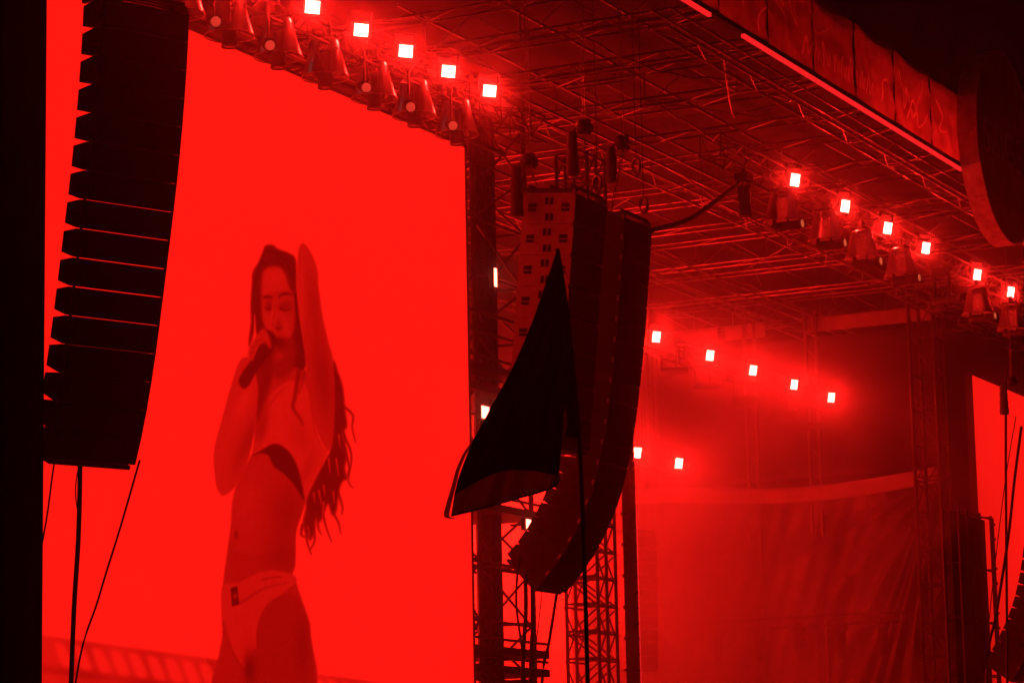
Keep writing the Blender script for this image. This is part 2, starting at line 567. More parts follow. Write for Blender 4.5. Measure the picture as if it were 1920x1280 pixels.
    put(soft_line(px, py, C4([(415, 1000), (425, 840), (470, 700), (560, 600), (670, 550)]), 2.0, 2.5), 214, 0.8)
    dot(soft_dot(px, py, *C4([(370, 1160)])[0], 11, 34), 146, 0.9)
    put(soft_poly(px, py, C4([(222, 518), (275, 505), (290, 650), (232, 665)]), 1.5, False), 132)
    dot(soft_dot(px, py, *C4([(256, 585)])[0], 5, 7), 185)
    # film grain of the broadcast
    V = 255-(255-V)*1.2
    nzx = np.sin(px*1.9+2*np.sin(py*.31))*np.sin(py*1.3+1.7*np.sin(px*.27))
    V = V + (RNG.normal(0, 4.5, V.shape)+3.0*nzx)*(V < 248)
    return V


def balustrade(px, py):
    V = np.full(px.shape, 255.0)
    top = 1188+0.139*(px-88)
    s = py-top
    a = np.clip(s/7, 0, 1)
    V = 255-a*(44+8*np.sin(px*0.05))
    for i in range(24):
        cx = 112+36.0*i-0.25*i*i
        ty = 1188+0.139*(cx-88)
        sh = (py-ty-18)*0.33
        w = soft_poly(px-sh, py, [(cx-9, ty+16), (cx+5, ty+15), (cx+10, ty+26), (cx+11, ty+56), (cx-8, ty+56)], 6)
        V = V+(247-V)*w*0.85
    V = V-22*np.exp(-((s-66)/9)**2)
    V = np.where(s < 0, 255, V)
    return np.where(px > 480, np.minimum(255, V+12), V)


def picture(name, x0, x1, z0, z1, nx, nz, fn, y, parent):
    xs, zs = np.meshgrid(np.linspace(x0, x1, nx), np.linspace(z0, z1, nz))
    xs, zs = xs.ravel(), zs.ravel()
    d = np.stack([xs, np.full_like(xs, SY), zs], 1)-CAM
    w = d@FW
    V = np.clip(fn(960+FPX*(d@RT)/w, 640-FPX*(d@UP)/w), 100, 255)/255
    i = np.arange((nx-1)*(nz-1))
    a = (i//(nx-1))*nx+i % (nx-1)
    me = bpy.data.meshes.new(name)
    me.from_pydata(np.stack([xs, np.full_like(xs, y), zs], 1)-np.array(base_of(parent)), [], np.stack([a, a+1, a+nx+1, a+nx], 1))
    lin = V**2.55
    col = np.stack([lin, 0.0092*V**4, 0.0055*V**4, np.ones_like(V)], 1).astype(np.float32)
    at = me.attributes.new("picture", 'FLOAT_COLOR', 'POINT')
    at.data.foreach_set("color", col.ravel())
    me.materials.append(M['picture'])
    return link(name, me, parent)


def video_screen(x0, x1, z0, z1, y, label, material, name='video_screen'):
    t = thing(name, ((x0+x1)/2, y, z0), label, 'video screen')
    MB().add([(x0, y, z0), (x1, y, z0), (x1, y, z1), (x0, y, z1)], [(0, 1, 2, 3)]).build('display', material, t)
    MB().box((x0-.02, y+.03, z0-.02), (x1+.02, y+.22, z1+.02)).build('cabinet', M['cloth_black'], t)
    for a, b in (((x0-.06, y-.02, z0-.06), (x0-.003, y+.2, z1+.06)), ((x1+.003, y-.02, z0-.06), (x1+.06, y+.2, z1+.06)),
                 ((x0-.003, y-.02, z0-.06), (x1+.003, y+.2, z0-.003)), ((x0-.003, y-.02, z1+.003), (x1+.003, y+.2, z1+.06))):
        MB().box(a, b).build('edge_profile', M['dark_steel'], t)
    for x in (x0+1.2, (x0+x1)/2, x1-1.2):
        strut('support_post', t, (x, y+.5, 0), (x, y+.5, z1), .06, M['dark_steel'])
        for z in (z0+.5, (z0+z1)/2, z1-.6):
            strut('bracket', t, (x, y+.21, z), (x, y+.5, z), .04, M['dark_steel'])
    return t


scr = video_screen(36.2, 51.56, 2.6, 15.70, SY, 'tall red video screen showing a singer with long dark hair and a microphone', M['screen'])
picture('picture', 41.6, 47.9, 3.2, 13.35, 320, 520, singer, SY-.006, scr)
picture('picture', 36.25, 41.59, 3.2, 5.4, 250, 90, balustrade, SY-.004, scr)
picture('picture', 47.91, 51.5, 3.2, 5.4, 160, 90, balustrade, SY-.004, scr)
video_screen(85.66, 100.6, 2.6, 15.36, SY, 'plain red video screen beyond the stage, behind the far line array and its ropes', M['screen'])
video_screen(58.5, 84.5, 2.0, 12.6, 40.6, 'red video wall at the back of the smoky stage behind the truss tower', M['rear_screen'])


# ------------------------------------------------------------------ trusses
def box_truss(name, a, b, w, h, label, cat, group=None, parent=None, pitch=1.0, rc=.027, rb=.014, mt='alu', faces='tbfk'):
    """square truss from a to b (bottom centre line), width w across, height h up; its chords and braces are its parts"""
    a, b = Vector(a), Vector(b)
    d = (b-a)
    L = d.length
    d.normalize()
    sd = d.cross(Vector((0, 0, 1)))
    upv = Vector((0, 0, 1))
    if sd.length < .1:
        sd, upv = Vector((1, 0, 0)), Vector((0, 1, 0))
    sd.normalize()
    cs = [sd*(-w/2), sd*(w/2), sd*(w/2)+upv*h, sd*(-w/2)+upv*h]
    if parent is None:
        t = thing(name, a, label, cat, group)
        for c in cs:
            strut('chord', t, a+c, b+c, rc, M[mt])
    else:
        mb = MB()
        for c in cs:
            mb.tube([a+c, b+c], rc)
        t = mb.build(name, M[mt], parent, True)
    k = max(2, round(L/pitch))
    pairs = {'b': (0, 1), 'f': (1, 2), 't': (2, 3), 'k': (3, 0)}
    for fc in faces:
        i, j = pairs[fc]
        for q in range(k):
            p0, p1 = a+d*(L*q/k), a+d*(L*(q+1)/k)
            if q % 2:
                strut('brace', t, p0+cs[j], p1+cs[i], rb, M[mt])
            else:
                strut('brace', t, p0+cs[i], p1+cs[j], rb, M[mt])
    for q in range(0, k+1, 2):
        p = a+d*(L*q/k)
        for i in range(4):
            if 'bftk'[i] in faces:
                strut('brace', t, p+cs[i], p+cs[(i+1) % 4], rb, M[mt])
    return t


# ------------------------------------------------------------------ stage roof
RZ = 18.0
roof = thing('stage_roof', (70, 30, RZ), 'wide dark stage roof of bare trusses carried by two towers', 'stage roof')
for k, x in enumerate((51.9, 54.8, 58.3, 61.7, 66.9, 72.0, 77.2, 82.4, 87.6, 92.2)):
    box_truss('roof_truss', (x, 21.4, RZ), (x, 38.5, RZ), .62, .75, None, None, parent=roof, pitch=1.15, faces='bt' if k % 2 else 'bft', rc=.03, mt='roof_alu')
for y in (27.4, 32.6, 38.2):
    box_truss('cross_truss', (51.2, y, RZ-.85), (92.5, y, RZ-.85), .55, .62, None, None, parent=roof, pitch=1.5, faces='b', rc=.03, mt='roof_alu')
box_truss('cross_truss', (51.2, 22.3, RZ-.5), (92.5, 22.3, RZ-.5), .4, .42, None, None, parent=roof, pitch=1.4, faces='b', mt='roof_alu')
for i in range(9):
    yy = 22.4+i*1.95
    strut('purlin', roof, (51, yy, RZ+.84), (93, yy, RZ+.84), .04, M['roof_alu'])
for i in range(15):
    xa, xb = 51.0+i*2.82, 51.0+(i+1)*2.82-.02
    MB().grid(lambda u, v: (xa+(xb-xa)*u, 21.2+17.6*v, RZ+.93+.5*math.sin(math.pi*v)-.06*math.sin(math.pi*u)), 6, 10).build('roof_panel', M['roof_skin'], roof, True)
random.seed(11)
for i in range(14):
    p = Vector((random.uniform(50, 88), random.uniform(23, 36), RZ-.05))
    q = p+Vector((random.choice((-1, 1))*random.uniform(1.5, 3.2), random.uniform(-3, 3), random.uniform(-.02, .6)))
    strut('wind_brace', roof, p, q, .016, M['roof_alu'])
for i, (xx, y0, y1) in enumerate(((54.9, 25.3, 26.7), (56.0, 25.3, 26.7))):
    strut('hanging_bar', roof, (xx, y0, RZ-.1), (xx, y1, RZ-.1), .035, M['roof_alu'])

# drooping cable swags under the roof
for i, (a, b, s) in enumerate((((51.5, 24.5, 17.9), (57.2, 23.0, 17.9), .35), ((55, 22.5, 17.95), (60.5, 24.5, 17.95), .4), ((58.5, 25.5, 17.9), (66, 24, 17.9), .5),
                               ((62, 26.5, 17.1), (72, 26.8, 17.1), .3), ((66, 24.6, 17.9), (73, 23.2, 17.9), .4))):
    a, b = Vector(a), Vector(b)
    pts = [a.lerp(b, q/14)-Vector((0, 0, s*math.sin(math.pi*q/14)+.03*math.sin(q*2.1))) for q in range(15)]
    o = MB().tube(pts, .022, 5).build('power_cable', M['steel'], None, True)
    tag(o, 'thin cable swagged beneath the roof trusses, %s from the roof corner above the singer' % ORD[i], 'cable', 'cables swagged under the roof')

# ------------------------------------------------------------------ fascia banner with its light strip
FY, FZ0, FZ1, FX1 = 20.85, 17.42, 19.27, 66.25
fas = thing('fascia_banner', (56, FY, FZ0), 'dark red scrawled cloth banner along the front edge of the stage roof', 'banner')
PRINT = [([(53.0, .1), (53.2, .35), (53.6, .45), (53.9, .35)], .03), ([(53.7, .95), (54.2, .9), (54.4, .6), (54.2, .65), (53.8, .7)], .03),
         ([(53.5, .55), (53.9, .62), (54.4, .5), (54.6, .42)], .03), ([(54.9, .9), (55.0, .6), (55.3, .5), (55.2, .85)], .03), ([(52.2, .3), (52.5, .7), (52.8, .5)], .03),
         ([(61.8, .75), (62.1, .3), (62.5, .62), (62.8, .25), (63.5, .85)], .035), ([(62.4, .2), (62.9, .5), (63.1, .15), (63.7, .4)], .03), ([(60.5, .2), (60.6, .45), (60.9, .5), (61.0, .25)], .03),
         ([(64.5, .7), (64.9, .5), (64.7, .3), (65.3, .35)], .03), ([(56.0, .75), (56.5, .55), (57.2, .7)], .025), ([(49.0, .6), (49.6, .3), (50.2, .7), (50.8, .35)], .03)]
for k, xx in enumerate((55.6, 56.2, 56.8, 57.4, 57.9, 58.4, 59.0, 59.6)):
    PRINT.append(([(xx, .18), (xx+.12, .40+.05*(k % 3)), (xx+.26, .2), (xx+.4, .36), (xx+.44, .2)], .026))
bx = 45.6
while bx < FX1-.05:
    bw = min(2.62, FX1-bx)
    ph = random.random()*6
    o = MB().grid(lambda u, v: (bx+.012+(bw-.024)*u, FY+.035*math.sin(u*9+ph)*math.sin(math.pi*v)+.05*math.sin(math.pi*u)+.02*math.sin(v*14+u*5+ph), FZ0+.1+(FZ1-FZ0-.1)*v), 90, 60).build('cloth_panel', M['banner'], fas, True)
    vv = np.array([bx+.012+(bw-.024)*(i/90) for j in range(61) for i in range(91)]), np.array([j/60 for j in range(61) for i in range(91)])*1.85
    ink = np.zeros_like(vv[0])
    for pts, w in PRINT:
        if max(p[0] for p in pts) > bx-.2 and min(p[0] for p in pts) < bx+bw+.2:
            ink = np.maximum(ink, soft_line(vv[0], vv[1], [(p[0], p[1]*1.85) for p in pts], w, .02))
    at_ = o.data.attributes.new("print", 'FLOAT', 'POINT')
    at_.data.foreach_set("value", ink.astype(np.float32))
    MB().box((bx-.03, FY-.005, FZ0+.09), (bx+.01, FY+.06, FZ1)).build('seam', M['cloth_black'], fas)
    bx += 2.62
strut('top_pipe', fas, (45.6, FY+.05, FZ1+.02), (FX1, FY+.05, FZ1+.02), .03, M['dark_steel'])
MB().box((45.6, FY-.02, FZ0-.02), (FX1, FY+.1, FZ0+.085)).build('lower_rail', M['cloth_black'], fas)
for a, b in ((45.6, 50.4), (52.1, 66.2)):
    n_ = max(1, round((b-a)/1.4))
    for i in range(n_):
        xa, xb = a+(b-a)*i/n_, a+(b-a)*(i+1)/n_-.02
        MB().box((xa, FY-.02, FZ0-.10), (xb, FY+.06, FZ0-.026)).build('light_strip', M['strip'], fas)


# ------------------------------------------------------------------ round roof sign
SC = Vector((68.25, 20.3, 18.28))
SR = 2.46
sgn = thing('round_sign', (SC.x, SC.y, SC.z-SR), 'big round dark red sign with pale rim hung at the middle of the roof front', 'sign')
NS = 72
MB().add([(SC.x+(SR-.02)*math.cos(2*math.pi*i/NS), SC.y+.03, SC.z+(SR-.02)*math.sin(2*math.pi*i/NS)) for i in range(NS)], [tuple(range(NS))]).build('face', M['sign_face'], sgn)
MB().add([(SC.x+(SR-.02)*math.cos(2*math.pi*i/NS), SC.y+.46, SC.z+(SR-.02)*math.sin(2*math.pi*i/NS)) for i in range(NS)], [tuple(range(NS))]).build('back_panel', M['cloth_black'], sgn)
for s in range(18):
    v = []
    st = 6
    for i in range(st+1):
        t = 2*math.pi*(s+(.006+.988*i/st))/18
        r = SR+(.012 if s % 2 else 0)
        for rr, yy in ((r, 0), (r, .5), (r-.035, .5), (r-.035, 0)):
            v.append((SC.x+rr*math.cos(t), SC.y+yy, SC.z+rr*math.sin(t)))
    f = [(4*i+j, 4*i+4+j, 4*i+4+(j+1) % 4, 4*i+(j+1) % 4) for i in range(st) for j in range(4)]
    f += [(3, 2, 1, 0), (4*st, 4*st+1, 4*st+2, 4*st+3)]
    MB().add(v, f).build('rim_panel', M['sign_rim'], sgn)
fc = bpy.data.curves.new('lettering', 'FONT')
fc.body = 'SZIGET'
fc.size = 1.25
fc.align_x = 'CENTER'
fc.align_y = 'CENTER'
fc.extrude = .01
tmp = bpy.data.objects.new('tmp', fc)
COL.objects.link(tmp)
dg = bpy.context.evaluated_depsgraph_get()
me = bpy.data.meshes.new_from_object(tmp.evaluated_get(dg))
bpy.data.objects.remove(tmp)
me.materials.clear()
me.materials.append(M['sign_paint'])
me.transform(Matrix.Translation((0, SC.y+.005-sgn.location.y, SC.z-sgn.location.z-.1)) @ Matrix.Rotation(math.radians(90), 4, 'X'))
link('lettering', me, sgn)
for dx in (-1.6, 1.6):
    strut('hanger', sgn, (SC.x+dx, SC.y+.25, SC.z+1.7), (SC.x+dx, 22.3, SC.z+.1), .03, M['dark_steel'])

# ------------------------------------------------------------------ stage towers
PT_X0, PT_X1, PT_Y = 58.9, 60.2, 28.0


def tower(name, xs, ys, z1, label, ledger, braces=True, r=.06, rb=.028, platforms=(), mt='scaffold'):
    t = thing(name, (sum(xs)/len(xs), sum(ys)/len(ys), 0), label, 'tower')
    for x_ in xs:
        for y_ in ys:
            strut('leg', t, (x_, y_, 0), (x_, y_, z1), r, M[mt])
    z = 1.0
    k = 0
    while z < z1:
        for y_ in ys:
            strut('ledger', t, (xs[0], y_, z), (xs[-1], y_, z), rb*1.2, M[mt])
            if braces:
                for xa, xb in zip(xs[:-1], xs[1:]):
                    a, b = ((xa, z), (xb, min(z+ledger, z1))) if (k % 2) else ((xb, z), (xa, min(z+ledger, z1)))
                    strut('brace', t, (a[0], y_+.05, a[1]), (b[0], y_+.05, b[1]), rb, M[mt])
        for x_ in xs:
            strut('ledger', t, (x_, ys[0], z+.07), (x_, ys[-1], z+.07), rb*1.2, M[mt])
            if braces and len(ys) > 1:
                a, b = (ys[0], ys[-1]) if k % 2 else (ys[-1], ys[0])
                strut('brace', t, (x_+.05, a, z), (x_+.05, b, min(z+ledger, z1)), rb, M[mt])
        z += ledger
        k += 1
    for z_ in platforms:
        MB().box((xs[0]-.25, ys[0]-.2, z_), (xs[-1]+.35, ys[-1]+.2, z_+.16)).build('platform', M['dark_steel'], t)
        for yy in (ys[0]-.15, ys[-1]+.15):
            strut('rail', t, (xs[0]-.25, yy, z_+.32), (xs[-1]+.35, yy, z_+.32), .03, M[mt])
    return t


st = tower('scaffold_tower', (52.55, 53.85, 56.35), (28.0, 29.3), 18.0, 'dark scaffold tower with work platforms beside the singer screen', 1.25, platforms=(4.9, 5.3, 8.35, 10.9, 11.35))
for z in (4.3, 7.1, 9.5, 12.6):
    strut('ledger', st, (52.4, 27.8, z), (56.5, 27.8, z), .045, M['scaffold'])
mast = box_truss('mast_truss', (55.0, 28.2, 0), (55.0, 28.2, 18.0), .34, .34, 'thick upright mast of the scaffold tower beside the singer screen', 'mast', pitch=.5, rc=.055, rb=.03, mt='dark_steel')
MB().box((54.9, 28.22, .1), (55.12, 28.5, 17.9)).build('cable_duct', M['dark_steel'], mast)
pt = tower('truss_tower', (58.87, 59.35, 59.85), (27.6, 28.4), 17.2, 'slender latticed tower at the stage opening under the curved line array', .62, rb=.02, r=.042)
ed = thing('ladder_column', (60.25, 27.4, 0), 'flat bolted steel column with glowing edge at the stage opening', 'column')
MB().box((60.1, 27.3, 0), (60.42, 27.5, 11.0)).build('plate', M['dark_steel'], ed)
MB().box((60.424, 27.28, 0), (60.455, 27.3, 9.0)).build('glowing_edge', M['strip'], ed)  # bright line along the steel is put in as emission
for i in range(26):
    z = 1.2+i*.36
    MB().lathe([(.035, 0), (.035, .05), (.02, .06)], 8, cap=True).move(lambda p: Vector((60.3+p.x, 27.3-p.z, z+p.y))).build('bolt', M['steel'], ed)
    if i % 2:
        MB().tube([(60.1, 27.42, z), (59.98, 27.42, z+.02), (59.9, 27.42, z)], .04, 6).build('clamp', M['scaffold'], ed)
rt_ = tower('covered_tower', (80.9, 81.7, 82.9, 84.05), (26.1, 26.6), 10.7, 'broad boxed tower of upright steel tubes beside the plain red screen', 1.6, r=.05, rb=.02, braces=False, mt='dark_steel')
MB().box((80.85, 26.34, 0), (84.2, 26.38, 10.6)).build('cladding', M['mesh_wall'], rt_)
for i in range(22):
    z = 1.0+i*.45
    MB().lathe([(.04, 0), (.04, .05), (.02, .06)], 8, cap=True).move(lambda p: Vector((84.16+p.x, 26.06-p.z, z+p.y))).build('bolt', M['alu'], rt_)
MB().box((84.06, 26.07, 0), (84.26, 26.15, 10.65)).build('corner_plate', M['dark_steel'], rt_)
tower('truss_tower', (84.2, 85.2), (27.7, 28.5), 18.0, 'tall dark tower carrying the roof behind the boxed tube tower', 1.1, r=.06, rb=.025, mt='dark_steel')

# work lamps on the scaffold tower
for i, (px_, py_, w, h, lb) in enumerate(((930, 520, .05, .2, 'narrow bright work lamp high on the scaffold tower mast'), (911, 773, .16, .13, 'bright work lamp low on the scaffold tower, at the flag edge'),
                                          (992, 982, .1, .1, 'small work lamp on the scaffold tower under the flag'))):
    p = atY(px_, py_, 27.55)
    t = thing('work_lamp', p, lb, 'lamp')
    MB().box((p.x-w-.03, p.y+.02, p.z-h-.03), (p.x+w+.03, p.y+.14, p.z+h+.03)).build('housing', M['black_box'], t)
    MB().box((p.x-w, p.y, p.z-h), (p.x+w, p.y+.018, p.z+h)).build('lamp_panel', M['work_lamp'], t)
    strut('bracket', t, (p.x, p.y+.14, p.z), (p.x, 28.0, p.z), .03, M['dark_steel'])

# ------------------------------------------------------------------ cloth walls of the far stage wing
WX = 86.2


def cloth(name, fn, nu, nv, material, label, cat, **kw):
    o = MB().grid(fn, nu, nv).build(name, M[material], None, True)
    md = o.modifiers.new('thickness', 'SOLIDIFY')
    md.thickness = .012
    return tag(o, label, cat, **kw)


cloth('wing_wall', lambda u, v: (WX+.25+.05*math.sin(u*30)*math.sin(v*9), 28.2+12.3*u, 12.6+4.6*v), 60, 20, 'mesh_wall', 'dark mesh wall closing the upper part of the far stage wing', 'cloth wall')
def scrim_fold(y, z):
    """pleats that fan out from the upper corner where the cloth is tied"""
    dy, dz = y-28.3, 12.3-z
    r = math.hypot(dy, dz)+.01
    a = math.atan2(dy, dz)
    fan = sum(k*math.exp(-((a-c)/w)**2) for c, w, k in ((.20, .035, .16), (.30, .03, .22), (.36, .018, .14), (.42, .03, .2), (.55, .05, .12), (.8, .08, .1), (1.1, .08, .08)))
    return -1.7*fan*min(1, r/2.2)*math.exp(-max(0, r-4.5)/1.6)+.06*math.sin(z*2.1+y*.5)*math.exp(-abs(z-11)/1.2)+.05*math.sin(y*2.9+.4*z)+.02*math.sin(y*9+z*3)


def scrim_pt(u, v):
    y, z = 28.3+12.2*u, 1.7+10.7*v-.3*math.sin(math.pi*min(1, u*1.3))*v**3
    return (WX-.15+scrim_fold(y, z), y, z)


cloth('scrim', scrim_pt, 240, 170, 'scrim', 'sagging folded cloth hanging below the pale hem in the far stage wing', 'cloth')
cloth('cloth_hem', lambda u, v: (WX-.45+.06*math.sin(u*7), 28.2+12.2*u, 12.08+.5*v-.32*math.sin(math.pi*min(1, u*1.3))), 60, 4, 'band', 'pale drooping hem along the top of the sagging cloth', 'cloth')
for ya, yb, lb in ((28.43, 32.7, 'long pale eave board of the far wing beside the dark tower'), (34.1, 35.5, 'short pale eave board in the middle of the far wing'), (35.8, 37.6, 'pale eave board deep in the far wing smoke')):
    o = MB().box((WX-.06, ya, 17.33), (WX+.02, yb, 17.76)).build('eave_board', M['band'])
    tag(o, lb, 'board')
for yy in (32.3, 34.45, 38.0):
    strut_t = thing('wing_post', (WX-.1, yy, 0), 'thin upright post of the far stage wing, %s from the boxed tower' % ORD[(32.3, 34.45, 38.0).index(yy)], 'post')
    strut('post', strut_t, (WX-.15, yy, 1.6), (WX-.15, yy, 18), .06, M['scaffold'])
    strut('post', strut_t, (WX-.15, yy+.35, 1.6), (WX-.15, yy+.35, 18), .06, M['scaffold'])
    for q in range(20):
        strut('rung', strut_t, (WX-.15, yy, 2+q*.8), (WX-.15, yy+.35, 2.4+q*.8), .025, M['scaffold'])
# light bar low in the wing
lb_t = box_truss('light_bar', (82.6, 28.5, 7.55), (82.6, 35.5, 7.55), .3, .3, 'low horizontal truss with dark hanging lights before the sagging cloth', 'truss', pitch=.5, mt='dark_steel')


# ------------------------------------------------------------------ line arrays
def speaker_mesh(name, D, W, h, rear, ch, material):
    b = .012
    pr = [(0, -b), (0, -h+b), (.04, -h), (D-ch, -h), (D, -h+rear), (D, -rear), (D-ch, 0), (.04, 0)]
    return MB().prism(pr, -W/2, W/2).mesh(name, material)


def line_array(name, pos, rz, boxes, D, W, h, tilts, label, rear=.045, ch=.22, gap=.008, handles=False, material='black_box', chart=None):
    t = thing(name, pos, label, 'line array', rz=rz)
    bm = speaker_mesh('speaker_box', D, W, h-gap, rear, ch, M[material])
    gm = MB().box((-W/2+.03, -.014, -h+gap+.03), (W/2-.03, -.003, -.03)).mesh('grille', M['grille'])
    hm = MB().box((-W/2-.004, -.085, -.14), (-W/2+.02, -.014, .0)).box((-W/2-.004, .014, -.14), (-W/2+.02, .085, .0)).mesh('handle', M['recess'])
    hm2 = MB().box((-W/2-.004, -.085, .01), (-W/2+.02, .085, .085)).box((-W/2-.004, -.085, -.07), (-W/2+.02, .085, -.012)).mesh('handle', M['recess'])
    hm3 = MB().box((-W/2-.004, -.07, -.03), (-W/2+.02, .07, .03)).mesh('handle', M['recess'])
    rm = MB().box((-.006, .02, -.05), (.006, .07, .05)).mesh('rigging_link', M['steel'])
    y = z = 0.0
    ends = []
    for i in range(boxes):
        th = math.radians(tilts(i/(boxes-1)))
        o = link('speaker_box', bm, t)
        o.location = (0, y, z)
        o.rotation_euler = (th, 0, 0)
        link('grille', gm, o)
        for sx_ in (-1, 1):
            c = link('rigging_link', rm, o)
            c.location = (sx_*(W/2+.008), 0, 0)
        if handles:
            for hy, hz, mm in ((D*.5, -h*.14, hm), (D*.48, -h*.66, hm), (D*.82, -h*.48, hm2), (D*.18, -h*.48, hm2)):
                c = link('handle', mm, o)
                c.location = (0, hy, hz)
        else:
            c = link('handle', hm3, o)
            c.location = (0, D*.35, -h*.5)
            c = link('handle', hm3, o)
            c.location = (0, D*.7, -h*.5)
        y += h*math.sin(th)
        z -= h*math.cos(th)
    th0 = math.radians(tilts(0))
    fr = MB()
    for sx in (-W/2+.06, W/2-.06):
        fr.box((sx-.03, .02, .012), (sx+.03, D+.1, .1))
    for yy in (.1, D*.5, D-.1):
        fr.box((-W/2+.03, yy-.03, .104), (W/2-.03, yy+.03, .16))
    o = link('flying_frame', fr.mesh('flying_frame', M['dark_steel']), t)
    o.rotation_euler = (th0, 0, 0)
    th1 = math.radians(tilts(1))
    o = link('bottom_frame', MB().box((-W/2+.05, .03, -.06), (W/2-.05, D-.05, -.004)).mesh('bottom_frame', M['dark_steel']), t)
    o.location = (0, y, z)
    o.rotation_euler = (th1, 0, 0)
    return t


def lerp_curve(pts):
    xs = [p[0] for p in pts]
    ys = [p[1] for p in pts]
    return lambda s: float(np.interp(s, xs, ys))


# outer array, seen from its side
r0 = 37.6
OUT_RZ = math.radians(-22.5)
p0 = atR(355, 27, r0+.35)
p0 = p0-Vector((math.cos(OUT_RZ), math.sin(OUT_RZ), 0))*.67
line_array('line_array', p0, OUT_RZ, 16, .48, 1.34, .380, lerp_curve([(0, 4.5), (.22, 8.5), (.42, 12.3), (.7, 13.0), (.85, 16.5), (1, 23)]),
           'black silhouetted line array hanging in front of the singer screen', rear=.05, ch=.3, gap=.012)
line_array('subwoofer_array', (48.15, 22.5, 13.42), 0, 8, 1.1, 1.37, .597, lambda s: 6.0,
           'hanging column of big speaker boxes with slotted handles behind the black flag', handles=True, material='sub_box', rear=.01, ch=.04)
line_array('line_array', (50.32, 22.5, 13.36), 0, 19, .95, 1.27, .403, lerp_curve([(0, 5), (.3, 7), (.5, 10), (.66, 16), (.82, 30), (1, 46)]),
           'long dark line array curling backwards at its foot beside the subwoofer column', material='black_box', rear=.06, ch=.5)
line_array('line_array', (79.9, 22.3, 13.1), 0, 20, .98, 1.27, .40, lerp_curve([(0, 4), (.3, 6), (.5, 9), (.66, 15), (.82, 26), (1, 36)]),
           'dark line array with notched back hanging in front of the plain red screen', rear=.05, ch=.3)
sf = atY(1209, 1003, 34.5)
line_array('side_fill_array', (sf.x, 34.5, sf.z), math.radians(-12), 10, .8, 1.2, .395, lambda s: 1.0,
           'straight stack of hanging speakers lost in the stage smoke beside the bright column', material='sub_box', rear=.02, ch=.1)


# ------------------------------------------------------------------ chain hoists with cloth bags
def chain_link_mesh():
    pts = [(0, .5*math.cos(t)*.5, .5*math.sin(t)) for t in [2*math.pi*i/10 for i in range(10)]]
    return MB().tube(pts, .1, 5, True).mesh('chain_link', M['steel'], True)


LINK = chain_link_mesh()


def chain(parent, a, b, size):
    a, b = Vector(a), Vector(b)
    k = max(1, round((b-a).length/(size*.8)))
    for i in range(k):
        o = link('chain_link', LINK, parent)
        p = a.lerp(b, (i+.5)/k)-base_of(parent)
        d = (b-a)
        o.matrix_local = Matrix.Translation(p) @ d.to_track_quat('Z', 'Y').to_matrix().to_4x4() @ Matrix.Rotation(math.pi/2*(i % 2), 4, 'Z') @ Matrix.Diagonal((size, size, size, 1))


def hoist(p, top, bottom, label, bag_len=.85, bag='bag'):
    p = Vector(p)
    t = thing('chain_hoist', p, label, 'hoist')
    MB().tube([(p.x-.2, p.y, p.z), (p.x-.17, p.y, p.z), (p.x+.17, p.y, p.z), (p.x+.2, p.y, p.z)], [.07, .12, .12, .07], 12).build('motor', M['dark_steel'], t, True)
    MB().box((p.x-.07, p.y-.1, p.z-.16), (p.x+.07, p.y+.1, p.z+.14)).build('gear_case', M['dark_steel'], t)
    q = p+Vector((-.12, .22, -.1))
    pr = []
    for i in range(11):
        s = i/10
        pr.append((.095+.035*s+.008*math.sin(s*23), -bag_len*s))
    pr.append((.12, -bag_len-.02))
    pr.append((.01, -bag_len-.025))
    mb = MB().lathe(pr, 14)
    mb.move(lambda v: Vector((q.x+v.x*(1+.12*math.sin(v.z*19)), q.y+v.y, q.z+v.z)))
    mb.build('chain_bag', M[bag], t, True)
    MB().tube([q+Vector((0, 0, -.02)), q+Vector((.05, -.1, .1)), p+Vector((0, 0, .05))], .02, 5).build('bag_strap', M['rubber'], t)
    chain(t, p+Vector((0, 0, .14)), top, .13) if False else None
    for dx in (-.06, .06):
        strut('hoist_chain', t, p+Vector((dx, 0, .14)), Vector(top)+Vector((dx, 0, 0)), .009, M['steel'], 5)
    chain(t, p+Vector((0, 0, -.16)), bottom, .11)
    return t


hA = atY(992, 302, 23.4)
hoist(hA, (hA.x, hA.y, 18.0), (hA.x+.1, hA.y-.1, 13.66), 'chain hoist with long drooping bag above the back of the subwoofer column', .95)
hB = atY(1096, 238, 22.9)
hoist(hB, (hB.x-.05, hB.y, 18.0), (hB.x, hB.y, 13.7), 'chain hoist with brightly lit bag above the front of the subwoofer column', .85)
hC = atY(1168, 268, 23.2)
hoist(hC, (hC.x, hC.y, 18.0), (hC.x-.9, 23.1, 13.6), 'dark chain hoist above the long curling line array', .7)
hD = atR(250, -40, r0+.2)
hoist(hD, (hD.x, hD.y, 16.4), (p0.x-.1, p0.y+.2, p0.z+.15), 'chain hoist above the black silhouetted line array', .5)
hR = atY(1897, 715, 23.0)
hoist(hR, (hR.x, hR.y, 17.6), (hR.x+.2, hR.y, 13.75), 'chain hoist with hanging bag in front of the plain red screen', .8)
